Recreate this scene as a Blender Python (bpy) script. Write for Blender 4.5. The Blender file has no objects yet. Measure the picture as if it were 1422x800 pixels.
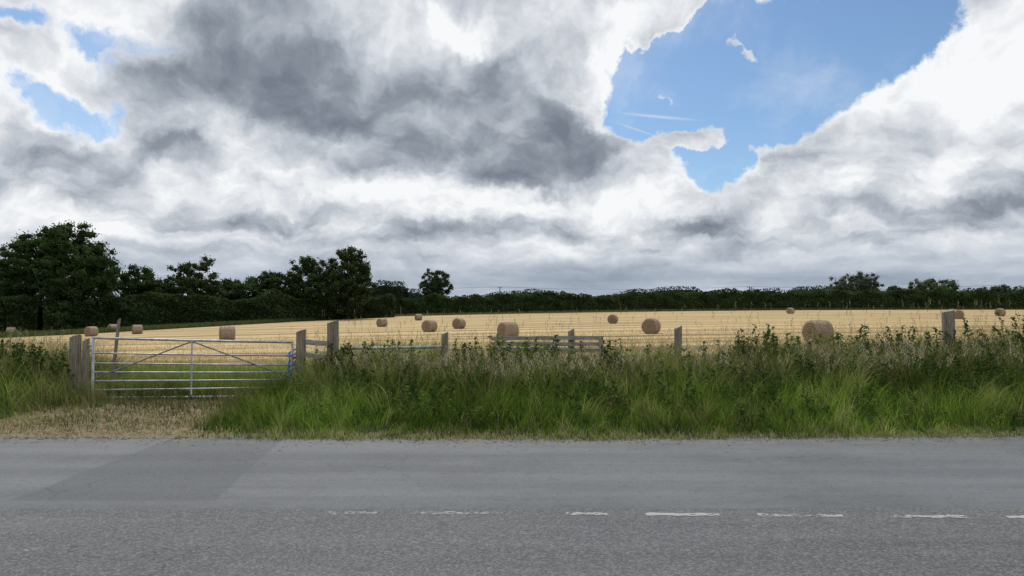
import bpy, math, numpy as np
from mathutils import Vector
rng=np.random.default_rng(7)
S=bpy.context.scene
S.view_settings.view_transform='Standard'
S.view_settings.look='None'
S.view_settings.exposure=0

# ---------------- node helper ----------------
class G:
    def __init__(s,nt): s.nt=nt
    def put(s,sock,v):
        if v is None: return
        if isinstance(v,bpy.types.NodeSocket): s.nt.links.new(v,sock)
        elif isinstance(v,(tuple,list)) and len(v)==3 and sock.type=='RGBA': sock.default_value=(*v,1)
        else: sock.default_value=v
    def m(s,op,a,b=None,c=None,clamp=False):
        n=s.nt.nodes.new('ShaderNodeMath'); n.operation=op; n.use_clamp=clamp
        s.put(n.inputs[0],a); s.put(n.inputs[1],b); s.put(n.inputs[2],c); return n.outputs[0]
    def add(s,a,b): return s.m('ADD',a,b)
    def sub(s,a,b): return s.m('SUBTRACT',a,b)
    def mul(s,a,b): return s.m('MULTIPLY',a,b)
    def mx(s,a,b): return s.m('MAXIMUM',a,b)
    def mn(s,a,b): return s.m('MINIMUM',a,b)
    def vm(s,op,a,b=None,sc=None):
        n=s.nt.nodes.new('ShaderNodeVectorMath'); n.operation=op
        s.put(n.inputs[0],a); s.put(n.inputs[1],b)
        if sc is not None: s.put(n.inputs['Scale'],sc)
        return n.outputs['Value'] if op in('LENGTH','DOT_PRODUCT','DISTANCE') else n.outputs[0]
    def sep(s,v):
        n=s.nt.nodes.new('ShaderNodeSeparateXYZ'); s.put(n.inputs[0],v); return n.outputs
    def comb(s,x,y,z=0.0):
        n=s.nt.nodes.new('ShaderNodeCombineXYZ'); s.put(n.inputs[0],x); s.put(n.inputs[1],y); s.put(n.inputs[2],z); return n.outputs[0]
    def ss(s,v,a,b,lo=0.0,hi=1.0,smooth=True):
        n=s.nt.nodes.new('ShaderNodeMapRange'); n.interpolation_type='SMOOTHSTEP' if smooth else 'LINEAR'
        s.put(n.inputs['Value'],v)
        if a<=b: fa,fb,ta,tb=a,b,lo,hi
        else: fa,fb,ta,tb=b,a,hi,lo
        n.inputs['From Min'].default_value=fa; n.inputs['From Max'].default_value=fb
        n.inputs['To Min'].default_value=ta; n.inputs['To Max'].default_value=tb
        return n.outputs[0]
    def noise(s,v,scale,detail=4,rough=.5,dist=0.0,out=0,dims='3D'):
        n=s.nt.nodes.new('ShaderNodeTexNoise'); n.noise_dimensions=dims
        s.put(n.inputs['Vector'],v); n.inputs['Scale'].default_value=scale; n.inputs['Detail'].default_value=detail
        n.inputs['Roughness'].default_value=rough; n.inputs['Distortion'].default_value=dist
        return n.outputs[out]
    def vor(s,v,scale,out='Distance',feature='F1'):
        n=s.nt.nodes.new('ShaderNodeTexVoronoi'); n.feature=feature
        s.put(n.inputs['Vector'],v); n.inputs['Scale'].default_value=scale
        return n.outputs[out]
    def mix(s,f,a,b,mode='MIX'):
        n=s.nt.nodes.new('ShaderNodeMix'); n.data_type='RGBA'; n.blend_type=mode
        s.put(n.inputs[0],f); s.put(n.inputs[6],a); s.put(n.inputs[7],b); return n.outputs[2]
    def bump(s,h,strength=.5,dist=.01):
        n=s.nt.nodes.new('ShaderNodeBump'); n.inputs['Strength'].default_value=strength; n.inputs['Distance'].default_value=dist
        s.put(n.inputs['Height'],h); return n.outputs[0]

def material(name):
    m=bpy.data.materials.new(name); m.use_nodes=True
    nt=m.node_tree; b=nt.nodes['Principled BSDF']
    g=G(nt); g.b=b; g.out=nt.nodes['Material Output']
    tc=nt.nodes.new('ShaderNodeTexCoord'); g.P=tc.outputs['Object']
    b.inputs['Specular IOR Level'].default_value=.2; b.inputs['Roughness'].default_value=.9
    return m,g

# ---------------- world / sky ----------------
SUN_EL,SUN_AZ=52,-18      # azimuth measured from +Y towards +X
w=bpy.data.worlds.new("World"); S.world=w; w.use_nodes=True
try: w.cycles.sampling_method='NONE'
except Exception: pass
nt=w.node_tree; g=G(nt); bg=nt.nodes['Background']
sky=nt.nodes.new('ShaderNodeTexSky'); sky.sky_type='NISHITA'; sky.sun_disc=False
sky.sun_elevation=math.radians(SUN_EL); sky.sun_rotation=math.radians(SUN_AZ)
sky.air_density=1.0; sky.dust_density=.6; sky.ozone_density=2.0
tc=nt.nodes.new('ShaderNodeTexCoord'); D=tc.outputs['Generated']
D=g.vm('NORMALIZE',D)
x,y,z=g.sep(D)[:3]
az=g.m('ARCTAN2',x,y); el=g.m('ARCSINE',z)
P0=g.comb(az,el)
n1=g.noise(P0,6.5,7,.6,out=1,dims='2D')
dv=g.vm('SUBTRACT',n1,(.5,.5,.5))
W=g.vm('MULTIPLY',g.vm('ADD',P0,g.vm('SCALE',dv,sc=.13)),(1,1,0))
W2=g.vm('MULTIPLY',g.vm('ADD',P0,g.vm('SCALE',dv,sc=.08)),(1,1,0))
def blob(px,py,rx,ry,ang=0,inner=.45,src=None):
    a=math.atan((px-711)/1000); e=math.atan((430-py)/1000*math.cos(a))
    rx=rx/1000*math.cos(a)**2; ry=ry/1000*math.cos(a)
    v=g.vm('SUBTRACT',W if src is None else src,(a,e,0))
    if ang:
        t=math.radians(ang)
        dx=g.vm('DOT_PRODUCT',v,(math.cos(t)/rx,math.sin(t)/rx,0)); dy=g.vm('DOT_PRODUCT',v,(-math.sin(t)/ry,math.cos(t)/ry,0))
        d=g.vm('LENGTH',g.comb(dx,dy))
    else: d=g.vm('LENGTH',g.vm('MULTIPLY',v,(1/rx,1/ry,0)))
    return g.ss(d,1,inner)
def union(bl):
    o=None
    for b in bl:
        k=b[-1]; t=g.mul(blob(*b[:-1]),k)
        o=t if o is None else g.mx(o,t)
    return o
hole=union([(1045,105,240,125,5,.6,1.),(1215,15,160,105,20,.6,1.),(905,130,95,88,0,.5,1.),(1000,215,84,84,0,.5,1.),
            (90,150,150,46,-8,.0,.70),(150,62,110,44,0,.0,.66),(20,20,90,40,0,.0,.66)])
fill=union([(845,14,165,52,0,.4,1.),(985,197,88,32,0,.3,.9),(1027,62,34,14,0,.1,.75),(945,132,16,12,0,.1,.55)])
wx,wy=g.sep(W2)[:2]
elc=g.mx(wy,-.05)
qy=g.m('DIVIDE',-.38,g.add(elc,.27))
fb=g.noise(g.comb(wx,qy),4.6,7,.56,dims='2D')
fbb=g.noise(g.comb(g.add(wx,-.012),g.add(qy,.05)),4.6,5,.54,dims='2D')
relief=g.sub(fb,fbb)
iso=g.noise(W2,15,7,.62,dims='2D')
T=g.add(g.sub(.64,g.mul(g.sub(hole,g.mul(fill,1.1)),.95)),g.mul(g.sub(iso,.5),1.0))
alpha=g.ss(T,.10,.48)
veil=g.mul(g.ss(fb,.45,.75),.3)
alpha=g.mx(alpha,veil)
thin=g.ss(T,.85,.2)
dark=union([(400,110,330,130,8,.15,.85),(560,150,240,115,0,.5,.8),(725,198,120,78,-8,.7,1.),(640,130,160,95,0,.5,.95),
            (240,215,100,36,-8,.2,.75),(70,198,110,38,0,.2,.75),(300,60,190,80,0,.3,.5),(1110,238,85,34,0,.2,.6),(1290,285,190,45,0,.1,.4),
            (760,312,80,18,0,.2,.5),(400,300,120,26,0,.1,.35),(990,325,90,18,0,.1,.45)])
light=union([(830,95,75,100,0,.1,.85),(640,30,90,32,0,.1,.95),(690,285,360,40,0,.1,.5),(1380,60,190,160,0,.1,.6),(1130,150,110,80,25,.1,.5),
             (900,330,60,16,0,.1,.6),(100,100,130,50,0,.1,.6),(985,195,90,34,0,.2,.7),(850,20,150,44,0,.2,.6),(250,262,200,24,0,.1,.4),(1240,180,180,70,0,.1,.5),(900,240,110,55,0,.1,.4)])
B=g.add(.62,g.mul(g.sub(fb,.5),.95))
B=g.add(B,g.mul(g.sub(iso,.5),.34)); B=g.add(B,g.mul(relief,1.35))
B=g.sub(B,g.mul(dark,.43)); B=g.add(B,g.mul(light,.32)); B=g.add(B,g.mul(thin,.32))
band=g.ss(el,.105,.03)
strat=g.noise(g.comb(g.mul(az,2.2),g.mul(el,20)),1.5,5,.55,dims='2D')
bandB=g.add(.40,g.mul(g.sub(strat,.5),1.25))
nb=nt.nodes.new('ShaderNodeMix'); g.put(nb.inputs[0],g.mul(band,.75)); g.put(nb.inputs[2],B); g.put(nb.inputs[3],bandB); B=nb.outputs[0]
cr=nt.nodes.new('ShaderNodeValToRGB'); g.put(cr.inputs[0],B)
e=cr.color_ramp.elements
e[0].position=0; e[0].color=(.18,.21,.26,1); e[1].position=1; e[1].color=(.93,.945,.96,1)
for p,c in[(.25,(.275,.31,.365)),(.5,(.46,.50,.56)),(.75,(.69,.72,.765))]:
    q=e.new(p); q.color=(*c,1)
cloud=g.mix(1.0,cr.outputs[0],(10,10,10),'MULTIPLY')
cloud=g.mix(g.mul(band,.3),cloud,(3.2,4.2,5.6))
trail=g.mx(g.mul(blob(915,160,75,3.2,-8,.0,P0),.55),g.mul(blob(885,178,45,1.8,-20,.0,P0),.4))
skyc=g.mix(1.0,sky.outputs[0],(.86,1.0,1.09),'MULTIPLY')
skyc=g.mix(trail,skyc,(7.5,7.8,8.2))
col=g.mix(alpha,skyc,cloud)
nt.links.new(col,bg.inputs[0]); bg.inputs[1].default_value=.1

# ---------------- numpy utils ----------------
def sm(a,b,x):
    t=np.clip((np.asarray(x,float)-a)/(b-a),0,1); return t*t*(3-2*t)
_lat=rng.random((256,256))
def vn(x,y,s=1.0,o=0):
    x=np.asarray(x,float)*s+37.3*o+500; y=np.asarray(y,float)*s+11.7*o+500
    i=np.floor(x).astype(int); j=np.floor(y).astype(int); fx=x-i; fy=y-j
    fx=fx*fx*(3-2*fx); fy=fy*fy*(3-2*fy)
    L=lambda a,b:_lat[a%256,b%256]
    return (L(i,j)*(1-fx)+L(i+1,j)*fx)*(1-fy)+(L(i,j+1)*(1-fx)+L(i+1,j+1)*fx)*fy
def edge(x):
    x=np.asarray(x,float); return 9.12+.5*(x*x/(x*x+50))+.10*(vn(x,0*x,1.7)-.5)+.07*(vn(x,0*x,6,3)-.5)
def gatezone(x): return sm(-8.5,-7.7,x)*(1-sm(-4.1,-3.4,x))
def terr(x,y):
    x=np.asarray(x,float); y=np.asarray(y,float)
    xc=np.clip(x,-110,118)
    f=-.55+.019*xc-.00008*xc*xc+.012*np.clip(y-110,0,110)
    f=f*sm(14,42,y)
    bank=(.20+.22*sm(0,9,x))*(1-gatezone(x))
    b=bank*sm(9.5,12.2,y)*(1-sm(14.2,20,y))
    lip=.03*sm(0,.3,y-edge(x))
    nz=.06*(vn(x,y,1.3,5)-.5)*sm(9.6,10.5,y)*(1-sm(30,60,y))
    return f+b+lip+nz

def build(name,V,Q,C=None,mats=(),mi=None,smooth=False):
    me=bpy.data.meshes.new(name); V=np.ascontiguousarray(V,dtype=np.float32); Q=np.ascontiguousarray(Q,dtype=np.int32)
    me.vertices.add(len(V)); me.vertices.foreach_set('co',V.ravel())
    me.loops.add(Q.size); me.loops.foreach_set('vertex_index',Q.ravel())
    me.polygons.add(len(Q)); me.polygons.foreach_set('loop_start',np.arange(len(Q),dtype=np.int32)*4)
    try: me.polygons.foreach_set('loop_total',np.full(len(Q),4,dtype=np.int32))
    except Exception: pass
    for m in mats: me.materials.append(m)
    if mi is not None: me.polygons.foreach_set('material_index',np.ascontiguousarray(mi,dtype=np.int32))
    me.polygons.foreach_set('use_smooth',np.full(len(Q),smooth))
    me.update(calc_edges=True)
    if C is not None:
        a=me.color_attributes.new('Col','FLOAT_COLOR','POINT')
        cc=np.ones((len(V),4),dtype=np.float32); cc[:,:3]=C; a.data.foreach_set('color',cc.ravel())
    ob=bpy.data.objects.new(name,me); S.collection.objects.link(ob); return ob
class Acc:
    def __init__(s): s.V=[];s.Q=[];s.C=[];s.M=[];s.n=0
    def add(s,V,Q,C,mi=0):
        V=np.asarray(V,float); s.V.append(V); s.Q.append(np.asarray(Q)+s.n); C=np.asarray(C,float)
        if C.ndim==1: C=np.tile(C,(len(V),1))
        s.C.append(C); s.M.append(np.full(len(Q),mi)); s.n+=len(V)
    def make(s,name,mats,smooth=False):
        return build(name,np.vstack(s.V),np.vstack(s.Q),np.vstack(s.C),mats,np.concatenate(s.M),smooth)

def blades(acc,P,h,wd,lean,C,mi=0,segs=3,droop=1.0,tipc=None,th=None):
    n=len(P); th=rng.random(n)*2*np.pi if th is None else th; d=np.stack([np.cos(th),np.sin(th)],1)
    ph=rng.random(n)*2*np.pi; wdv=np.stack([np.cos(ph),np.sin(ph),0*ph],1)
    V=np.zeros((n,(segs+1)*2,3)); CC=np.zeros((n,(segs+1)*2,3))
    for k in range(segs+1):
        t=k/segs
        off=(lean*t**1.8)[:,None]*d
        zc=h*(t-.25*droop*(lean/np.maximum(h,1e-3))*t**3)
        c=np.stack([P[:,0]+off[:,0],P[:,1]+off[:,1],P[:,2]+zc],1)
        ww=(wd*(1-t*.92)*.5)[:,None]*wdv
        V[:,2*k]=c-ww; V[:,2*k+1]=c+ww
        cc=C if tipc is None else C*(1-t)+tipc*t
        CC[:,2*k]=cc; CC[:,2*k+1]=cc
    base=(np.arange(n)*(segs+1)*2)[:,None]
    Q=np.concatenate([base+np.array([[2*k,2*k+1,2*k+3,2*k+2]]) for k in range(segs)],0)
    acc.add(V.reshape(-1,3),Q,CC.reshape(-1,3),mi)
    return V[:,-2:].mean(1)
def leaves(acc,P,L,Wd,C,mi=0,up=None,dirs=None):
    n=len(P); a=rng.normal(size=(n,3)) if dirs is None else dirs+rng.normal(size=(n,3))*.35
    a/=np.linalg.norm(a,axis=1)[:,None]
    b=rng.normal(size=(n,3)); b-=(b*a).sum(1)[:,None]*a; b/=np.linalg.norm(b,axis=1)[:,None]
    L=np.broadcast_to(L,(n,))[:,None]; Wd=np.broadcast_to(Wd,(n,))[:,None]
    V=np.stack([P-a*L*.5,P+b*Wd*.5,P+a*L*.5,P-b*Wd*.5],1)
    Q=(np.arange(n)*4)[:,None]+np.array([[0,1,2,3]])
    acc.add(V.reshape(-1,3),Q,np.repeat(C,4,0),mi)
def tube(acc,pts,rad,C,mi=0,sides=8,cap=True):
    pts=np.asarray(pts,float); n=len(pts); rad=np.broadcast_to(rad,(n,))
    V=[];ref=None
    for i in range(n):
        t=pts[min(i+1,n-1)]-pts[max(i-1,0)]; t/=np.linalg.norm(t)+1e-9
        r=np.array([0,0,1.]) if abs(t[2])<.9 else np.array([1.,0,0])
        if ref is not None: r=ref
        u=np.cross(t,r); u/=np.linalg.norm(u)+1e-9; v=np.cross(u,t); ref=r
        for k in range(sides):
            an=2*np.pi*k/sides; V.append(pts[i]+rad[i]*(math.cos(an)*u+math.sin(an)*v))
    Q=[]
    for i in range(n-1):
        for k in range(sides):
            k2=(k+1)%sides; Q.append([i*sides+k,i*sides+k2,(i+1)*sides+k2,(i+1)*sides+k])
    if cap and sides==8:
        for o in (0,(n-1)*sides):
            Q+= [[o,o+1,o+2,o+3],[o,o+3,o+4,o+7],[o+4,o+5,o+6,o+7]]
    acc.add(V,Q,C,mi)

# ---------------- materials ----------------
def leafmat(name,trans=.3):
    m=bpy.data.materials.new(name); m.use_nodes=True; nt=m.node_tree
    nt.nodes.remove(nt.nodes['Principled BSDF']); out=nt.nodes['Material Output']
    b=nt.nodes.new('ShaderNodeBsdfDiffuse')
    at=nt.nodes.new('ShaderNodeAttribute'); at.attribute_name='Col'
    nt.links.new(at.outputs['Color'],b.inputs['Color'])
    if trans>0:
        t=nt.nodes.new('ShaderNodeBsdfTranslucent'); nt.links.new(at.outputs['Color'],t.inputs[0])
        mx=nt.nodes.new('ShaderNodeMixShader'); mx.inputs[0].default_value=trans
        nt.links.new(b.outputs[0],mx.inputs[1]); nt.links.new(t.outputs[0],mx.inputs[2]); nt.links.new(mx.outputs[0],out.inputs[0])
    else: nt.links.new(b.outputs[0],out.inputs[0])
    return m
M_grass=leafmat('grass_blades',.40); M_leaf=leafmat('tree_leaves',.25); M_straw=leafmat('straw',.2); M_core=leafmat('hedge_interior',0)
M_bark,gb=material('bark')
c=gb.noise(gb.vm('MULTIPLY',gb.P,(3,3,.6)),3,5,.6); gb.put(gb.b.inputs['Base Color'],gb.mix(c,(.03,.025,.02),(.10,.085,.065)))

M_wood,gb=material('weathered_timber')
gr=gb.noise(gb.vm('MULTIPLY',gb.P,(40,40,2.5)),1.5,5,.65)
bl=gb.noise(gb.P,5,4,.6)
c=gb.mix(gb.ss(gr,.3,.7),(.13,.102,.078),(.38,.33,.265)); c=gb.mix(gb.ss(bl,.5,.75),c,(.21,.22,.16))
gb.put(gb.b.inputs['Base Color'],c); gb.put(gb.b.inputs['Normal'],gb.bump(gr,.8,.01))
M_woodh,gb=material('weathered_rail')
gr=gb.noise(gb.vm('MULTIPLY',gb.P,(2.5,40,40)),1.5,5,.65); gb.put(gb.b.inputs['Base Color'],gb.mix(gb.ss(gr,.3,.7),(.20,.185,.16),(.46,.44,.40))); gb.put(gb.b.inputs['Normal'],gb.bump(gr,.8,.01))
M_galv,gb=material('galvanised_steel')
c=gb.mix(gb.ss(gb.noise(gb.P,9,4,.6),.35,.7),(.28,.30,.32),(.50,.52,.54)); c=gb.mix(gb.mul(gb.ss(gb.noise(gb.P,22,5,.7),.62,.75),.6),c,(.16,.10,.06))
gb.put(gb.b.inputs['Base Color'],c); gb.b.inputs['Metallic'].default_value=.35; gb.b.inputs['Roughness'].default_value=.5
M_rope,gb=material('blue_rope'); gb.b.inputs['Base Color'].default_value=(.03,.15,.5,1)
M_wire,gb=material('fence_wire'); gb.b.inputs['Base Color'].default_value=(.12,.12,.12,1); gb.b.inputs['Metallic'].default_value=.4

# asphalt
M_asph,gb=material('asphalt'); P=gb.P; X,Y,Z=gb.sep(P)[:3]
wob=gb.mul(gb.sub(gb.noise(P,1.5,4,.6),.5),.22)
near=gb.ss(gb.add(Y,wob),6.08,5.94)
big=gb.noise(P,.5,5,.6); strk=gb.noise(gb.vm('MULTIPLY',P,(.12,1.5,1)),1.6,5,.6); mid=gb.noise(P,9,5,.65)
far_c=gb.mix(gb.ss(strk,.3,.7),(.098,.107,.120),(.132,.142,.156))
near_c=gb.mix(gb.ss(strk,.3,.7),(.074,.079,.087),(.104,.110,.118))
c=gb.mix(near,far_c,near_c)
c=gb.mix(gb.mul(gb.ss(big,.42,.7),.55),c,(.070,.075,.083))
whl=gb.mx(gb.ss(gb.m('ABSOLUTE',gb.sub(gb.add(Y,wob),7.0)),.35,.1),gb.ss(gb.m('ABSOLUTE',gb.sub(gb.add(Y,wob),8.5)),.35,.1))
c=gb.mix(gb.mul(whl,.25),c,(.155,.162,.172))
pm=gb.mul(gb.mul(gb.ss(gb.add(X,gb.mul(wob,.5)),-4.35,-4.31),gb.ss(gb.add(X,gb.mul(Y,.12)),-1.79,-1.83)),gb.ss(Y,6.2,6.3))
c=gb.mix(gb.mul(pm,.6),c,(.072,.080,.092))
vc=gb.vor(P,75,'Color'); vs=gb.sep(vc)[0]
c=gb.mix(gb.mul(gb.ss(vs,.45,1.0),gb.add(.10,gb.mul(near,.24))),c,(.27,.27,.27))
c=gb.mix(gb.mul(gb.ss(vs,.4,.0),gb.add(.18,gb.mul(near,.27))),c,(.042,.042,.045))
c=gb.mix(gb.mul(gb.ss(mid,.5,.75),.4),c,(.055,.058,.062))
pot=gb.ss(gb.noise(P,2.2,5,.7),.60,.68)
c=gb.mix(gb.mul(gb.mul(near,pot),.45),c,(.052,.055,.06))
c=gb.mix(gb.mul(gb.mul(near,gb.ss(gb.noise(P,16,4,.75),.6,.72)),.4),c,(.05,.05,.05))
cd=gb.vor(gb.vm('ADD',P,gb.vm('SCALE',gb.noise(P,2,4,.6,out=1),sc=.8)),.45,'Distance','DISTANCE_TO_EDGE')
crk=gb.mul(gb.ss(cd,.006,.001),gb.ss(big,.45,.6))
c=gb.mix(gb.mul(crk,.6),c,(.03,.03,.03))
dust=gb.mul(gb.ss(Y,8.3,9.3),gb.ss(gb.noise(P,3,5,.65),.42,.62))
c=gb.mix(gb.mul(dust,.4),c,(.18,.165,.135))
gb.put(gb.b.inputs['Base Color'],c)
gb.put(gb.b.inputs['Normal'],gb.bump(gb.mul(vs,gb.add(.3,gb.mul(near,.7))),.55,.007))
gb.b.inputs['Roughness'].default_value=.8

M_paint,gb=material('worn_road_paint'); P=gb.P; X=gb.sep(P)[0]
wear=gb.ss(gb.add(gb.add(gb.noise(P,20,5,.8),gb.mul(gb.noise(P,1.1,2,.5),.5)),gb.ss(X,.5,-3,0,.16)),.62,.86)
wear=gb.mx(wear,gb.ss(X,2,-3,.42,.62))
tr=gb.nt.nodes.new('ShaderNodeBsdfTransparent'); mx=gb.nt.nodes.new('ShaderNodeMixShader')
gb.b.inputs['Base Color'].default_value=(.50,.50,.48,1)
gb.put(mx.inputs[0],wear); gb.nt.links.new(gb.b.outputs[0],mx.inputs[1]); gb.nt.links.new(tr.outputs[0],mx.inputs[2]); gb.nt.links.new(mx.outputs[0],gb.out.inputs[0])

# ground
M_gnd,gb=material('ground_and_field'); P=gb.P; X,Y,Z=gb.sep(P)[:3]
nz=gb.noise(P,.5,5,.6); nz2=gb.noise(P,6,5,.7); nf=gb.noise(P,60,3,.7)
green=gb.mix(nz2,(.06,.09,.022),(.13,.16,.05))
dirt=gb.mix(nz2,(.08,.065,.04),(.24,.19,.11)); dirt=gb.mix(gb.ss(nf,.4,.7),dirt,(.28,.24,.15))
soil=gb.mix(nz2,(.03,.035,.015),(.07,.065,.03))
wX=gb.add(X,gb.mul(gb.sub(nz2,.5),1.2))
apron=gb.mul(gb.mul(gb.ss(wX,-8.3,-7.3),gb.ss(gb.add(wX,gb.mul(gb.sub(Y,9.3),.25)),-3.0,-3.8)),gb.ss(Y,13.6,12.6))
edgec=gb.ss(Y,10.2,9.6)
c=gb.mix(gb.ss(Y,12,15),soil,green); c=gb.mix(gb.mx(apron,gb.mul(edgec,.5)),c,dirt)
rows=gb.noise(gb.vm('MULTIPLY',P,(.04,.6,1)),.5,5,.65); rows2=gb.noise(gb.vm('MULTIPLY',P,(.3,3,1)),1.2,4,.7)
straw=gb.mix(gb.ss(rows,.38,.62),(.235,.165,.075),(.50,.37,.185)); straw=gb.mix(gb.mul(gb.ss(rows2,.42,.66),.6),straw,(.20,.14,.065))
straw=gb.mix(gb.mul(gb.ss(nz,.48,.7),.45),straw,(.19,.19,.07))
swath=gb.m('SINE',gb.mul(gb.add(gb.add(Y,gb.mul(X,.08)),gb.mul(nz,1.5)),.62)); straw=gb.mix(gb.mul(gb.ss(swath,.4,1.),.5),straw,(.60,.46,.25))
fm=gb.ss(gb.add(Y,gb.mul(gb.sub(nz,.5),6)),19,24)
left=gb.ss(gb.sub(gb.add(X,gb.mul(gb.sub(nz,.5),6)),gb.add(-108,gb.mul(Y,.385))),-1.5,1.5)
fm=gb.mul(gb.mul(fm,left),gb.ss(Y,199,196))
gp=gb.mul(gb.mul(gb.ss(gb.m('ABSOLUTE',gb.add(X,7)),4.5,1.5),gb.ss(gb.m('ABSOLUTE',gb.sub(Y,40)),14,4)),.7)
straw=gb.mix(gp,straw,(.17,.24,.06))
pasture=gb.mix(gb.noise(P,.2,4,.6),(.05,.075,.028),(.10,.12,.05))
far=gb.ss(Y,60,80)
c=gb.mix(far,c,pasture)
c=gb.mix(fm,c,straw)
gb.put(gb.b.inputs['Base Color'],c); gb.put(gb.b.inputs['Normal'],gb.bump(gb.add(nf,nz2),.6,.03))

# bale
M_bale,gb=material('straw_bale'); P=gb.P; X,Y,Z=gb.sep(P)[:3]
r=gb.vm('LENGTH',gb.comb(Y,Z)); an=gb.m('ARCTAN2',Y,Z)
sp=gb.m('SINE',gb.add(gb.mul(r,45),gb.add(an,gb.mul(gb.noise(P,6,4,.6),5))))
ring=gb.noise(gb.vm('MULTIPLY',P,(30,3,3)),1.6,5,.7)
endm=gb.ss(gb.m('ABSOLUTE',X),.575,.585)
side=gb.mix(gb.ss(ring,.3,.7),(.28,.205,.145),(.54,.43,.31))
endc=gb.mix(gb.ss(sp,-.6,.8),(.18,.125,.08),(.44,.335,.235))
c=gb.mix(endm,side,endc); c=gb.mix(gb.ss(gb.noise(P,12,4,.7),.48,.68),c,(.20,.145,.095))
gb.put(gb.b.inputs['Base Color'],c); gb.put(gb.b.inputs['Normal'],gb.bump(gb.add(gb.noise(P,30,4,.7),ring),.9,.05))

# ---------------- ground & road ----------------
def geo(a,b,n): return list(np.geomspace(a,b,n))
xs=np.array([-v for v in geo(17,2500,36)][::-1]+list(np.arange(-16.5,16.6,.25))+geo(17,2500,36))
ys=np.array([-400,-120,-40,-10,0,4,7,8.5]+list(np.arange(8.8,20,.16))+list(np.arange(20,50,1.0))+list(np.arange(50,240,4.))+geo(240,4000,25))
XX,YY=np.meshgrid(xs,ys); ZZ=terr(XX,YY)
V=np.stack([XX,YY,ZZ],-1).reshape(-1,3); nx=len(xs); ny=len(ys)
i,j=np.meshgrid(np.arange(nx-1),np.arange(ny-1)); b=(j*nx+i).ravel()
build('ground',V,np.stack([b,b+1,b+nx+1,b+nx],1),None,[M_gnd],None,True)
rx=np.array([-v for v in geo(17,1500,20)][::-1]+list(np.arange(-16.5,16.6,.06))+geo(17,1500,20))
e1=edge(rx)+.07+.12*(vn(rx,0*rx,9,7)-.5)
V=np.concatenate([np.stack([rx,0*rx+1.4,0*rx+.006],1),np.stack([rx,0*rx+6,0*rx+.006],1),np.stack([rx,e1,0*rx+.006],1)])
n=len(rx); k=np.arange(n-1)
build('road',V,np.concatenate([np.stack([k+o,k+1+o,k+1+n+o,k+n+o],1) for o in(0,n)]),None,[M_asph])
acc=Acc()
def dash(x0,x1,y0,y1,wd=.07):
    n=16; t=np.linspace(0,1,n); xx=x0+(x1-x0)*t; yy=y0+(y1-y0)*t
    V=np.concatenate([np.stack([xx,yy-wd/2+.008*rng.normal(size=n),0*xx+.011],1),np.stack([xx,yy+wd/2+.008*rng.normal(size=n),0*xx+.011],1)])
    k=np.arange(n-1); acc.add(V,np.stack([k,k+1,k+1+n,k+n],1),(1,1,1))
for a,b in [(338,410),(455,525),(572,692),(785,842),(895,997),(1050,1168),(1235,1338),(1393,1500),(1560,1670),(1730,1840)]:
    f=lambda p:5.86-.00017*max(0,p-700)
    dash((a-711)/1000*f(a),(b-711)/1000*f(b),f(a),f(b))
dash(-3.35,-3.13,4.93,5.03,.05); dash(-3.95,-3.8,5.45,5.5,.04); dash(-3.6,-3.5,5.3,5.33,.04); dash(-2.9,-2.8,5.6,5.62,.04)
acc.make('road_centre_line',[M_paint])

# ---------------- verge vegetation ----------------
def place(x,y,dz=-.01): return np.stack([x,y,terr(x,y)+dz],1)
def colmix(n,a,b,t,j=.12):
    t=np.clip(t,0,1)[:,None]; c=np.array(a)*(1-t)+np.array(b)*t
    return np.clip(c*(1+rng.normal(size=(n,1))*j),.004,1)
A=Acc()
def apron_mask(x,y):
    return sm(-8.0,-7.2,x+ .6*(vn(x,y,1.2,2)-.5)+np.clip(11.0-y,0,3)*.5)*(1-sm(-4.3,-3.6,x+.22*(y-9.3)+.5*(vn(x,y,1.5,4)-.5)))*(1-sm(12.4,13.1,y))
n=165000
x=rng.uniform(-15,16,n); t=rng.random(n)**1.05; e0=edge(x); y=e0-.02+t*(15.2-e0)
cl=vn(x,y,1.3,1); cl2=vn(x,y,4.5,6); cl3=vn(x,y,.55,8); cl4=vn(x,y,10,9)
am=apron_mask(x,y); keep=rng.random(n)>am*.5
x,y,cl,cl2,cl3,cl4,am,e0=[v[keep] for v in(x,y,cl,cl2,cl3,cl4,am,e0)]; n=len(x)
dd=y-e0
h=(.10+.28*sm(.0,1.0,dd)+.34*sm(1.5,3.4,dd))*(.35+.6*cl+.75*cl2)*(1-.72*am)
h*=1-.45*gatezone(x)*sm(12,13,y); h*=.55+.7*rng.random(n)**1.5
gold=np.clip(.03+.55*sm(1.6,3.4,dd)*cl3*1.3+.55*am+.45*(rng.random(n)<.13)+.35*(1-sm(0,.3,dd))+.45*(cl2>.76),0,1)
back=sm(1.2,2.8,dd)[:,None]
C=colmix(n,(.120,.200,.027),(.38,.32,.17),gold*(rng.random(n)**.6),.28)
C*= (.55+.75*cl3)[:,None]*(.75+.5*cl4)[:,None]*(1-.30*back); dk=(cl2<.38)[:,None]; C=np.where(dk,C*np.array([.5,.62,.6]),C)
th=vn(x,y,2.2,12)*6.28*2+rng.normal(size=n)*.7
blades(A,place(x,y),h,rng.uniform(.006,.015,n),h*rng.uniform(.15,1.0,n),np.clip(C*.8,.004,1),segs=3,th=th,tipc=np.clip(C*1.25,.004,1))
n=65000; x=rng.uniform(-19,22,n); y=13.4+9.5*rng.random(n)**1.2; cl=vn(x,y,.9,3)
h=(.16+.34*cl)*(1-.6*sm(18,23,y))*(.7+.6*rng.random(n))
C=colmix(n,(.15,.23,.035),(.42,.34,.17),sm(17,23,y)*.7+.35*cl*rng.random(n),.25)
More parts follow.
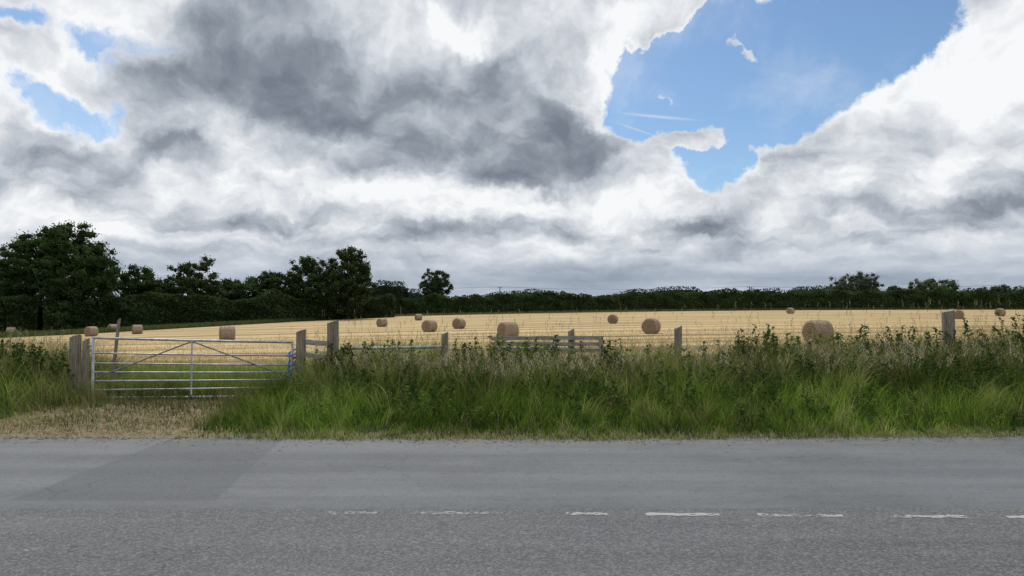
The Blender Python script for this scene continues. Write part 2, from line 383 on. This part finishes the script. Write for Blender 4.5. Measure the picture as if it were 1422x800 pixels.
blades(A,place(x,y),h,rng.uniform(.010,.018,n),h*rng.uniform(.1,.6,n),C,segs=2)
A.make('verge_grass',[M_grass])

A=Acc()
def stems(n,x,y,h,lean,colr,headL=.16,k=9,spread=.012,wd=.004):
    C=colmix(n,colr,np.array(colr)*.7,rng.random(n),.22)
    P=place(x,y); tip=blades(A,P,h,np.full(n,wd),lean,C,segs=3)
    PP=[];CC=[]
    for q in range(k):
        tt=q/k
        PP.append(tip+np.stack([rng.normal(size=n)*spread,rng.normal(size=n)*spread,-headL*tt+0*x],1)); CC.append(C*1.05)
    leaves(A,np.vstack(PP),.035,.010,np.vstack(CC),dirs=np.tile(np.array([[0,0,1.]]),(n*k,1)))
n=2400; x=rng.uniform(-15,16,n); keep=(gatezone(x)<.3)&(rng.random(n)<.2+1.0*vn(x,0*x,.8,4)); x=x[keep]; n=len(x)
y=rng.uniform(11.4,15.6,n); h=rng.uniform(.6,1.1,n)*(.7+.45*vn(x,y,1,2)); stems(n,x,y,h,h*rng.uniform(.05,.4,n),(.32,.26,.15))
n=360; x=rng.uniform(-4,12,n); y=rng.uniform(12.8,15,n); h=rng.uniform(1.0,1.5,n); stems(n,x,y,h,h*rng.uniform(.03,.2,n),(.28,.22,.13),.12,6,.007,.006)
n=150; x=rng.uniform(-12,-8,n); y=rng.uniform(12.4,14,n); h=rng.uniform(.8,1.15,n); stems(n,x,y,h,h*rng.uniform(.03,.3,n),(.30,.26,.16))
for cx,cy,m_ in [(-.2,12.0,130),(.6,12.2,90),(-1.4,12.3,90),(-2.3,12.4,60),(3.4,12.4,80),(6.4,12.0,110),(5.4,12.3,80),(8.2,12.4,70),(1.9,12.5,60),(-9.4,12.0,50)]:
    x=cx+rng.normal(size=m_)*.4; y=cy+rng.normal(size=m_)*.25; h=rng.uniform(.5,.9,m_); stems(m_,x,y,h,h*rng.uniform(.3,.8,m_),(.50,.44,.31),.14,14,.02,.004)
A.make('seeding_grass',[M_grass])

A=Acc()
def weed(cx,cy,h,r,ns,col,ls=.07):
    for s in range(ns):
        bx=cx+rng.normal()*r; by=cy+rng.normal()*r*.6; hh=h*rng.uniform(.6,1.05); lx,ly=rng.normal(size=2)*.12*hh
        z0=float(terr(bx,by)); m_=int(50*hh/.8)+6; t=rng.random(m_)**.8
        c0=np.array([bx,by,z0]); P=c0+np.stack([lx*t**1.5,ly*t**1.5,hh*t],1)+rng.normal(size=(m_,3))*np.array([.05,.05,.01])*(1.25-t)[:,None]*1.3
        C=np.clip(np.array(col)*(1+rng.normal(size=(m_,1))*.25)*(.75+.5*rng.random()),.004,1)
        dirs=rng.normal(size=(m_,3)); dirs[:,2]=-.25+.3*rng.normal(size=m_); leaves(A,P,ls*rng.uniform(.6,1.3,m_),ls*.45,C,dirs=dirs)
        tube(A,[[bx,by,z0],[bx+lx*.4,by+ly*.4,z0+hh*.5],[bx+lx,by+ly,z0+hh]],[.005,.004,.002],np.array(col)*1.2,0,4,False)
DG=(.045,.08,.022); MG=(.09,.15,.03); OG=(.13,.14,.05)
for a in [(4.35,13,1.0,.25,26,DG),(4.9,13.2,.85,.3,18,MG),(6.3,13.1,.95,.25,20,DG),(7.0,13.2,.9,.3,20,DG),(7.6,12.9,.85,.3,16,DG),(8.6,13,.9,.4,24,DG),(9.3,13,1.15,.35,30,DG),(10.3,13,1.1,.5,30,DG),
          (-8.5,12.9,.85,.3,26,DG),(-9.2,12.8,.9,.35,26,DG),(-8.9,12.2,.6,.4,18,MG),(-10.2,12.8,.9,.5,26,DG),(-2.6,12.7,.85,.35,26,DG),(-3.2,12.9,.8,.25,20,DG),(-1.7,12.8,.85,.35,22,MG),(-.6,12.9,.85,.3,22,DG),(.1,12.8,.95,.35,26,MG),
          (.7,12.9,.95,.35,26,DG),(1.9,13,.85,.35,20,DG),(2.6,12.8,.75,.3,18,MG),(3.5,12.9,.75,.3,18,DG),(5.6,12.9,.8,.3,22,MG),(12,13,1.1,.6,30,DG),(-12,12.8,.9,.6,26,DG),
          (7.2,11.6,.6,.5,26,DG),(8.8,11.7,.7,.5,30,DG),(5.0,11.9,.6,.4,22,DG),(2.2,11.8,.5,.5,22,DG),(-2.4,11.7,.5,.4,22,DG),(.8,11.9,.5,.5,24,DG),(3.6,11.8,.5,.4,20,DG),(-1,11.9,.5,.4,20,DG)]: weed(*a)
for q in range(190):
    cx=rng.uniform(-14,15)
    if -8.0<cx<-3.4: continue
    cy=rng.uniform(9.7,12.8); weed(cx,cy,rng.uniform(.2,.6),.22,int(rng.integers(4,10)),[DG,MG,OG,DG][rng.integers(4)],rng.uniform(.04,.08))
A.make('verge_weeds',[M_grass])

A=Acc(); n=12000; x=rng.uniform(-9.5,-3,n); y=rng.uniform(9.15,13.5,n); k=apron_mask(x,y)>rng.random(n)*.9; x=x[k];y=y[k];n=len(x)
leaves(A,place(x,y,.012),rng.uniform(.04,.14,n),.006,colmix(n,(.36,.29,.17),(.18,.13,.08),rng.random(n),.25),dirs=np.stack([rng.normal(size=n),rng.normal(size=n),rng.normal(size=n)*.08],1)*3)
n=3500; x=rng.uniform(-14,14,n); y=edge(x)-rng.exponential(.14,n); leaves(A,np.stack([x,y,0*x+.014],1),rng.uniform(.01,.06,n),.008,colmix(n,(.30,.25,.15),(.07,.065,.04),rng.random(n)),dirs=np.stack([rng.normal(size=n),rng.normal(size=n),0*x],1)*3)
A.make('loose_straw',[M_straw])
A=Acc(); n=60000; y=20+48*rng.random(n)**1.6; x=rng.uniform(-1,1,n)*(y*.85+4); y=np.round(y/.22)*.22+rng.normal(size=n)*.02+.01*x
h=rng.uniform(.07,.2,n); pt=vn(x*.3,y,.6,21)
blades(A,place(x,y),h,.007+.0003*y,h*rng.uniform(0,.4,n),colmix(n,(.52,.39,.20),(.26,.185,.085),np.clip(rng.random(n)*.6+(pt-.3)*1.2,0,1),.22),segs=1)
A.make('field_stubble',[M_straw])

# ---------------- bales ----------------
def bale_mesh(seed):
    r_=np.random.default_rng(seed); prof=[(-.59,.0),(-.595,.25),(-.59,.5),(-.575,.60),(-.53,.645)]+[(v,.655+.01*r_.normal()) for v in np.linspace(-.45,.45,9)]+[(.53,.645),(.575,.60),(.59,.5),(.595,.25),(.59,.0)]
    ns=44; V=[]
    for px,pr in prof:
        for k in range(ns):
            a=2*np.pi*k/ns; rr=pr*(1+.012*math.sin(3*a+seed)+.008*r_.normal())+1e-4
            zz=rr*math.cos(a); yy=rr*math.sin(a)
            if zz<-.60: zz=-.60
            V.append((px+.006*r_.normal(),yy*(1.02),zz))
    Q=[[i*ns+k,i*ns+(k+1)%ns,(i+1)*ns+(k+1)%ns,(i+1)*ns+k] for i in range(len(prof)-1) for k in range(ns)]
    A=Acc(); A.add(V,Q,(.5,.4,.25),0)
    n=1300; a=r_.random(n)*6.283; xx=r_.uniform(-.58,.58,n); P=np.stack([xx,.66*np.sin(a),.66*np.cos(a)],1)
    leaves(A,P,r_.uniform(.05,.15,n),.014,colmix(n,(.52,.42,.30),(.24,.175,.12),r_.random(n)),1)
    n=600; a=r_.random(n)*6.283; rr=.62*np.sqrt(r_.random(n)); P=np.stack([np.sign(r_.random(n)-.5)*.595,rr*np.sin(a),rr*np.cos(a)],1)
    leaves(A,P,r_.uniform(.05,.12,n),.014,colmix(n,(.44,.34,.24),(.18,.13,.08),r_.random(n)),1)
    o=A.make('hay_bale',[M_bale,M_straw],True); return o
protos=[bale_mesh(s) for s in(1,2,3)]
BL=[(-24.5,62,28),(11.4,59,62),(17.4,41,20),(14,100,70),(-.3,54,35),(-8.7,76,60),(-6.4,87,65),(-19.5,108,50),(-18.7,144,30),(58,150,40),(80,118,35),(62,100,60),
    (-52,100,40),(-54.3,93,70),(-65.4,118,60),(-70,150,20),(-65.7,150,50),(-82,118,20),(96,130,60)]
for i,(bx,by,ang) in enumerate(BL):
    if i<3: o=protos[i]
    else:
        o=bpy.data.objects.new('hay_bale',protos[i%3].data); S.collection.objects.link(o)
    o.location=(bx,by,float(terr(bx,by))+.59); o.rotation_euler=(0,0,math.radians(ang)); 

# ---------------- fence, gate ----------------
def empty(name,loc=(0,0,0)):
    e=bpy.data.objects.new(name,None); e.location=loc; S.collection.objects.link(e); return e
def boxpost(name,x,y,ztop,w,lean=(0,0),roundp=False,slant=.03):
    z0=float(terr(x,y))-.3; n=9; A=Acc()
    V=[];sd=12
    for i in range(n):
        t=i/(n-1); zz=z0+(ztop-z0)*t
        for k in range(sd):
            a=2*np.pi*(k+.5)/sd; c,s_=math.cos(a),math.sin(a)
            rr=w/2 if roundp else w/2*min(1/max(abs(c),1e-3),1/max(abs(s_),1e-3),1.28)
            rr*=1+.05*(rng.random()-.5)
            V.append((rr*c+lean[0]*t+x*0,rr*s_+lean[1]*t,zz+(slant*c if i==n-1 else 0)+(.01*(rng.random()-.5) if i==n-1 else 0)))
    Q=[[i*sd+k,i*sd+(k+1)%sd,(i+1)*sd+(k+1)%sd,(i+1)*sd+k] for i in range(n-1) for k in range(sd)]
    o=(n-1)*sd; Q+=[[o,o+1,o+2,o+3],[o,o+3,o+4,o+5],[o,o+5,o+6,o+11],[o+6,o+7,o+8,o+11],[o+8,o+9,o+10,o+11]]
    A.add(V,Q,(.2,.2,.2)); ob=A.make(name,[M_wood]); ob.location=(x,y,0); return ob
FY=13.1
boxpost('gate_post',-7.9,13.05,1.17,.15); boxpost('gate_post',-7.68,13.0,1.1,.09); boxpost('fence_stake',-7.58,13.6,1.46,.06,(.16,0),True)
boxpost('gate_post',-3.79,12.95,1.27,.15); boxpost('fence_post',-3.23,13.0,1.43,.19)
boxpost('fence_post',-1.22,FY,1.22,.12); boxpost('fence_post',1.1,13.4,1.27,.12); boxpost('fence_post',3.0,FY,1.33,.14,(.02,0),True); boxpost('fence_post',7.95,FY,1.63,.21,(-.02,0),True)
boxpost('fence_post',5.4,FY,1.08,.09); boxpost('fence_post',10.8,FY,1.4,.13); boxpost('fence_post',13.6,FY,1.4,.13)
boxpost('fence_post',-9.9,FY,1.0,.10); boxpost('fence_post',-12.4,FY,1.05,.12)
def board(name,p0,p1,hh,th=.035):
    p0=np.array(p0,float);p1=np.array(p1,float); A=Acc(); n=10; V=[]
    for i in range(n):
        t=i/(n-1); c=p0*(1-t)+p1*t; j=.008*(rng.random()-.5)
        for dy,dz in((-th/2,-hh/2),(th/2,-hh/2),(th/2,hh/2),(-th/2,hh/2)): V.append((c[0],c[1]+dy,c[2]+dz+j))
    Q=[[i*4+k,i*4+(k+1)%4,(i+1)*4+(k+1)%4,(i+1)*4+k] for i in range(n-1) for k in range(4)]+[[0,1,2,3],[4*n-4,4*n-3,4*n-2,4*n-1]]
    A.add(V,Q,(.2,.2,.2)); return A.make(name,[M_woodh])
board('fence_rail',(-3.72,12.94,1.07),(-3.3,12.9,1.04),.09); board('fence_rail',(-3.72,12.94,.84),(-3.3,12.92,.79),.09)
e_=empty('wooden_hurdle')
for i,(zz,z2) in enumerate(((1.12,1.13),(1.02,1.01),(.92,.89))):
    o=board('rail_%d'%(i+1),(-.35,13.3,zz),(1.68,13.3,z2),.07); o.parent=e_
for i,xx in enumerate((-.3,1.62)):
    A=Acc(); tube(A,[[xx,13.26,.1],[xx,13.26,1.15]],.025,(.2,.2,.2)); o=A.make('upright_%d'%(i+1),[M_woodh]); o.parent=e_
A=Acc(); tube(A,[[-3.1,13.05,.95],[-2.2,13.05,.955],[-1.27,13.05,.975]],.027,(.5,.5,.5)); tube(A,[[-3.1,13.05,.65],[-1.27,13.05,.68]],.018,(.5,.5,.5)); A.make('galvanised_rail',[M_galv],True)
A=Acc()
for zz in(1.05,.8,.55):
    pts=[(-1.2,13.03),(1.1,13.33),(3,13.03),(5.4,13.03),(7.95,13.0),(10.8,13.03),(13.6,13.03)]
    for (a,b),(c_,d) in zip(pts[:-1],pts[1:]):
        z0,z1=[zz+float(terr(q,13.1))*.5 for q in(a,c_)]
        tube(A,[[a,b,z0],[(a+c_)/2,(b+d)/2,(z0+z1)/2-.02],[c_,d,z1]],.0025,(.1,.1,.1),0,5,False)
    tube(A,[[-7.9,13.03,zz],[-9.9,13.03,zz-.02],[-12.4,13.03,zz]],.0025,(.1,.1,.1),0,5,False)
A.make('wire_fence',[M_wire])
ge=empty('field_gate'); gx0,gx1=-7.52,-3.95; gy=12.95
L=[1.14,.87,.69,.53,.37,.21,.07]; R=[1.06,.82,.655,.525,.395,.26,.10]
def part(name,pts,r,mat=M_galv):
    A=Acc(); tube(A,pts,r,(.5,.5,.5)); o=A.make(name,[mat],True); o.parent=ge; return o
for i,(a,b) in enumerate(zip(L,R)):
    part('bar_%d'%(i+1),[[gx0,gy,a],[(gx0+gx1)/2,gy,(a+b)/2-.004],[gx1,gy,b]],.021 if i in(0,6) else .014)
part('hinge_stile',[[gx0,gy,.05],[gx0,gy,1.17]],.022); part('latch_stile',[[gx1,gy,.08],[gx1,gy,1.09]],.022)
cx=(gx0+gx1)/2; part('centre_upright',[[cx,gy-.032,.09],[cx,gy-.032,1.09]],.015)
part('brace_1',[[cx,gy-.034,1.08],[gx0+.05,gy-.034,.42]],.013); part('brace_2',[[cx,gy-.034,1.08],[gx1-.05,gy-.034,.45]],.013)
part('top_hinge',[[gx0,gy,1.0],[-7.62,gy+.02,1.0]],.018); part('latch',[[gx1,gy,.80],[-3.84,gy,.80]],.012)
A=Acc()
for zz,rr in((.88,.06),(.72,.07),(.62,.05)):
    th=np.linspace(0,2*np.pi,18); tube(A,np.stack([-3.92+.09*np.cos(th),gy-.03+.07*np.sin(th),zz+rr*np.sin(th*1.0+.6)],1),.014,(.1,.2,.5),0,6,False)
tube(A,[[-3.97,gy-.04,.86],[-3.99,gy-.06,.6],[-3.93,gy-.05,.42]],.012,(.1,.2,.5),0,6,False)
o=A.make('rope',[M_rope],True); o.parent=ge

# ---------------- trees ----------------
def tree(name,x,y,ztop,width,col,leaf=.45,nl=14000,trunkf=.2,seed=0,rough=1.0):
    r_=np.random.default_rng(seed+100); z0=float(terr(x,y)); H=ztop-z0; A=Acc(); Rw=width/2
    zc=z0+H*(trunkf+(1-trunkf)*.45); Rz=H*(1-trunkf)*.54
    nc=int(150+nl/90); d=r_.normal(size=(nc,3)); d/=np.linalg.norm(d,axis=1)[:,None]; rr=r_.random(nc)**.30
    ph=r_.random(4)*6.28
    lob=1+rough*(.07*np.sin(d[:,0]*6+ph[0])+.07*np.sin(d[:,2]*7+ph[1])+.05*np.sin(d[:,0]*11+d[:,2]*9+ph[2])+.03*r_.normal(size=nc))
    # slightly boxy super-ellipse so the crown reads full-shouldered
    sq=1/np.maximum((np.abs(d)**2.6).sum(1)**(1/2.6),.5)
    cs=d*(rr*lob*sq)[:,None]*np.array([Rw*.86,Rw*.80,Rz*.88]); cs+=np.array([x,y,zc])
    cr_=r_.uniform(.05,.12,nc)*width*.5+.35
    idx=r_.integers(0,nc,nl); dd=r_.normal(size=(nl,3)); dd/=np.linalg.norm(dd,axis=1)[:,None]; q=r_.random(nl)**.4*r_.uniform(.8,1.4,nl)
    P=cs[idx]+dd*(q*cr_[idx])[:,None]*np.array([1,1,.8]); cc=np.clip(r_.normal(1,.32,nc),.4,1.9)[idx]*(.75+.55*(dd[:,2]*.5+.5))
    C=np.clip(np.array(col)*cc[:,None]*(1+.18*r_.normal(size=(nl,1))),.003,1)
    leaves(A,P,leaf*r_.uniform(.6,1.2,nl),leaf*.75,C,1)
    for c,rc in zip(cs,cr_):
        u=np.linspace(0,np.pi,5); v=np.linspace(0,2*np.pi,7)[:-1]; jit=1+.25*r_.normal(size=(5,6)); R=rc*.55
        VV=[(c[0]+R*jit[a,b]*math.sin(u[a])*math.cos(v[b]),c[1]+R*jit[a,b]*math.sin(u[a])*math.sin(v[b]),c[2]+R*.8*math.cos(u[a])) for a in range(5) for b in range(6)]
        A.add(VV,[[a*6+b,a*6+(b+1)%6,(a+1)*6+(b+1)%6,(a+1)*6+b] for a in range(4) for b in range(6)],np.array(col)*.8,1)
    fz=z0+H*max(trunkf,.12); tr=width*.028+.08
    tube(A,[[x,y,z0-.3],[x+.1,y,z0+H*.12],[x-.1,y,fz],[x,y,z0+H*.5],[x+.2,y,z0+H*.85]],[tr*1.5,tr,tr*.85,tr*.55,tr*.12],(.1,.1,.1),0,8)
    for k in r_.choice(nc,min(nc,26),replace=False):
        c=cs[k]; s_=np.array([x,y,fz+ (c[2]-fz)*r_.uniform(0,.4)]); m1=s_*.55+c*.45+np.array([0,0,.3])
        tube(A,[s_,m1,c],[tr*.4,tr*.25,tr*.06],(.1,.1,.1),0,6,False)
    return A.make(name,[M_bark,M_leaf])
K=(.050,.080,.030)
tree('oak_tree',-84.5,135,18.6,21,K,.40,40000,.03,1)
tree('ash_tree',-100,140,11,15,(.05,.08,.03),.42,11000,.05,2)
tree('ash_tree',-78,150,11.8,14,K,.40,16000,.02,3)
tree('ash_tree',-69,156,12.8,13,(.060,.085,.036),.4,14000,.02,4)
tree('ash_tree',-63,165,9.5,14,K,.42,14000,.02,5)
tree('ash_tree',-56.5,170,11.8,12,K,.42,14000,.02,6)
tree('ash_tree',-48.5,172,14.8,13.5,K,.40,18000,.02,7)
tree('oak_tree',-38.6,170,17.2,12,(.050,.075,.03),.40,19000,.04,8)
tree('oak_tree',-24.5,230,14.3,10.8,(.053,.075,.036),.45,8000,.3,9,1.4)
tree('oak_tree',134,280,15.8,21,(.10,.12,.075),.5,9000,.15,10,1.8)  # far right-hand trees: aerial haze mixed into a paler leaf colour
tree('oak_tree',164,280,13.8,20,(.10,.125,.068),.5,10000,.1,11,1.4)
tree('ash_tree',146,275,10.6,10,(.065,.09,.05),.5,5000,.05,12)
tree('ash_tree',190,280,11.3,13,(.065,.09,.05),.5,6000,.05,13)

def hedge(name,pts,h0,hv,depth,dens,col,leaf=.4,seed=0,nsc=.2):
    r_=np.random.default_rng(seed+50); A=Acc(); pts=np.array(pts,float)
    for a,b in zip(pts[:-1],pts[1:]):
        L=np.linalg.norm(b-a); nn=np.array([-(b-a)[1],(b-a)[0]])/L
        def top(bx,by):
            return h0+hv*(vn(bx,by,nsc,seed)*1.1+vn(bx,by,nsc*4,seed+1)*.5-.6)
        m=int(L/.8)+2; t=np.linspace(0,1,m); bx=a[0]+(b-a)[0]*t; by=a[1]+(b-a)[1]*t; tp=top(bx,by)*.86; V=[]
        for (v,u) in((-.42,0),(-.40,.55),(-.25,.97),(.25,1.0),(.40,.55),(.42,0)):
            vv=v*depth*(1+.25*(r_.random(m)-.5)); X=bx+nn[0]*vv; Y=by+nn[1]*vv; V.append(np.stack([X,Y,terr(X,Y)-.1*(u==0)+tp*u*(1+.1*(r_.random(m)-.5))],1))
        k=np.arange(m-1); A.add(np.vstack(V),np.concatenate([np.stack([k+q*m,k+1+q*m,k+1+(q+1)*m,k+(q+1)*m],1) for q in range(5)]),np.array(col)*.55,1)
        n=int(L*dens); t=r_.random(n); base=a+(b-a)*t[:,None]
        tp=top(base[:,0],base[:,1]); u=r_.random(n)**.6; v=r_.uniform(-1,.6,n)*depth*.5*(1-.35*u)
        fr=r_.random(n)<.6; v=np.where(fr,-depth*.5*(1-.3*u)*r_.uniform(.85,1.1,n),v)
        X=base[:,0]+nn[0]*v; Y=base[:,1]+nn[1]*v; Z=terr(X,Y)+tp*u
        cc=(.4+1.25*vn(X+Z,Y*.5+Z*2,.45,seed+3))
        C=np.clip(np.array(col)*cc[:,None]*(1+.2*r_.normal(size=(n,1))),.003,1)
        leaves(A,np.stack([X,Y,Z],1),leaf*r_.uniform(.6,1.3,n),leaf*.8,C,0)
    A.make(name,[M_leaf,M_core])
hedge('hedgerow',[(-34,203),(60,200),(210,196)],4.9,1.7,4,170,(.054,.086,.033),.5,1)
hedge('hedgerow',[(-115,112),(-84,128),(-66,146),(-50,166),(-32,186)],5.2,3.4,7,280,(.046,.072,.028),.5,2,.12)
hedge('distant_trees',[(-190,330),(-60,300),(60,330),(300,300)],7.5,4.5,10,60,(.065,.088,.066),.8,4,.05)  # bluish leaf colour stands in for distance haze
hedge('distant_trees',[(-62,262),(-38,258)],10.5,3.5,8,160,(.058,.080,.048),.6,5,.1)
A=Acc(); n=26000; t=rng.random(n); y=95+95*t; x=-108+.385*y-1-5*rng.random(n); h=rng.uniform(.4,1.0,n)
blades(A,place(x,y),h,np.full(n,.10),h*.3,colmix(n,(.06,.09,.03),(.14,.15,.06),rng.random(n)),segs=1)
n=16000; x=rng.uniform(-36,190,n); y=rng.uniform(194,198,n); h=rng.uniform(.3,.9,n); blades(A,place(x,y),h,np.full(n,.12),h*.3,colmix(n,(.07,.09,.03),(.20,.18,.08),rng.random(n)),segs=1)
A.make('field_margin_grass',[M_grass])

def tpole(x,y,ztop):
    A=Acc(); z0=float(terr(x,y)); tube(A,[[x,y,z0],[x,y,ztop]],[.2,.15],(.1,.1,.1)); tube(A,[[x-1,y,ztop-.5],[x+1,y,ztop-.5]],.08,(.1,.1,.1))
    for dx in(-.9,0,.9): tube(A,[[x+dx,y,ztop-.45],[x+dx,y,ztop-.1]],.05,(.1,.1,.1))
    A.make('telegraph_pole',[M_bark])
TP=[(-110,290,11.5),(-5,298,11.2),(99,300,11.4),(102,306,11.2),(205,300,12)]
for p in TP: tpole(*p)
A=Acc()
for (a,b,c_),(d,e2,f) in zip([TP[0],TP[1],TP[2]],[TP[1],TP[2],TP[4]]):
    for dx in(-.9,.9): tube(A,[[a+dx,b,c_-.1],[a*.75+d*.25,b*.75+e2*.25,(c_*.75+f*.25)-1.0],[(a+d)/2,(b+e2)/2,(c_+f)/2-1.3],[a*.25+d*.75,b*.25+e2*.75,(c_*.25+f*.75)-1.0],[d+dx,e2,f-.1]],.03,(.1,.1,.1),0,4,False)
A.make('overhead_wire',[M_wire])

# ---------------- light & camera ----------------
ld=bpy.data.lights.new('sun','SUN'); ld.energy=3.3; ld.angle=math.radians(3); ld.color=(1,.95,.86)
lo=bpy.data.objects.new('sun',ld); S.collection.objects.link(lo)
el_,az_=math.radians(SUN_EL),math.radians(SUN_AZ)
d=Vector((math.sin(az_)*math.cos(el_),math.cos(az_)*math.cos(el_),math.sin(el_)))
lo.rotation_euler=d.to_track_quat('Z','Y').to_euler()
cd=bpy.data.cameras.new('camera'); co=bpy.data.objects.new('camera',cd); S.collection.objects.link(co)
co.location=(0,0,1.65); co.rotation_euler=(math.radians(90+1.72),0,0); cd.sensor_width=36; cd.lens=25.3; cd.clip_end=6000; cd.clip_start=.1
S.camera=co
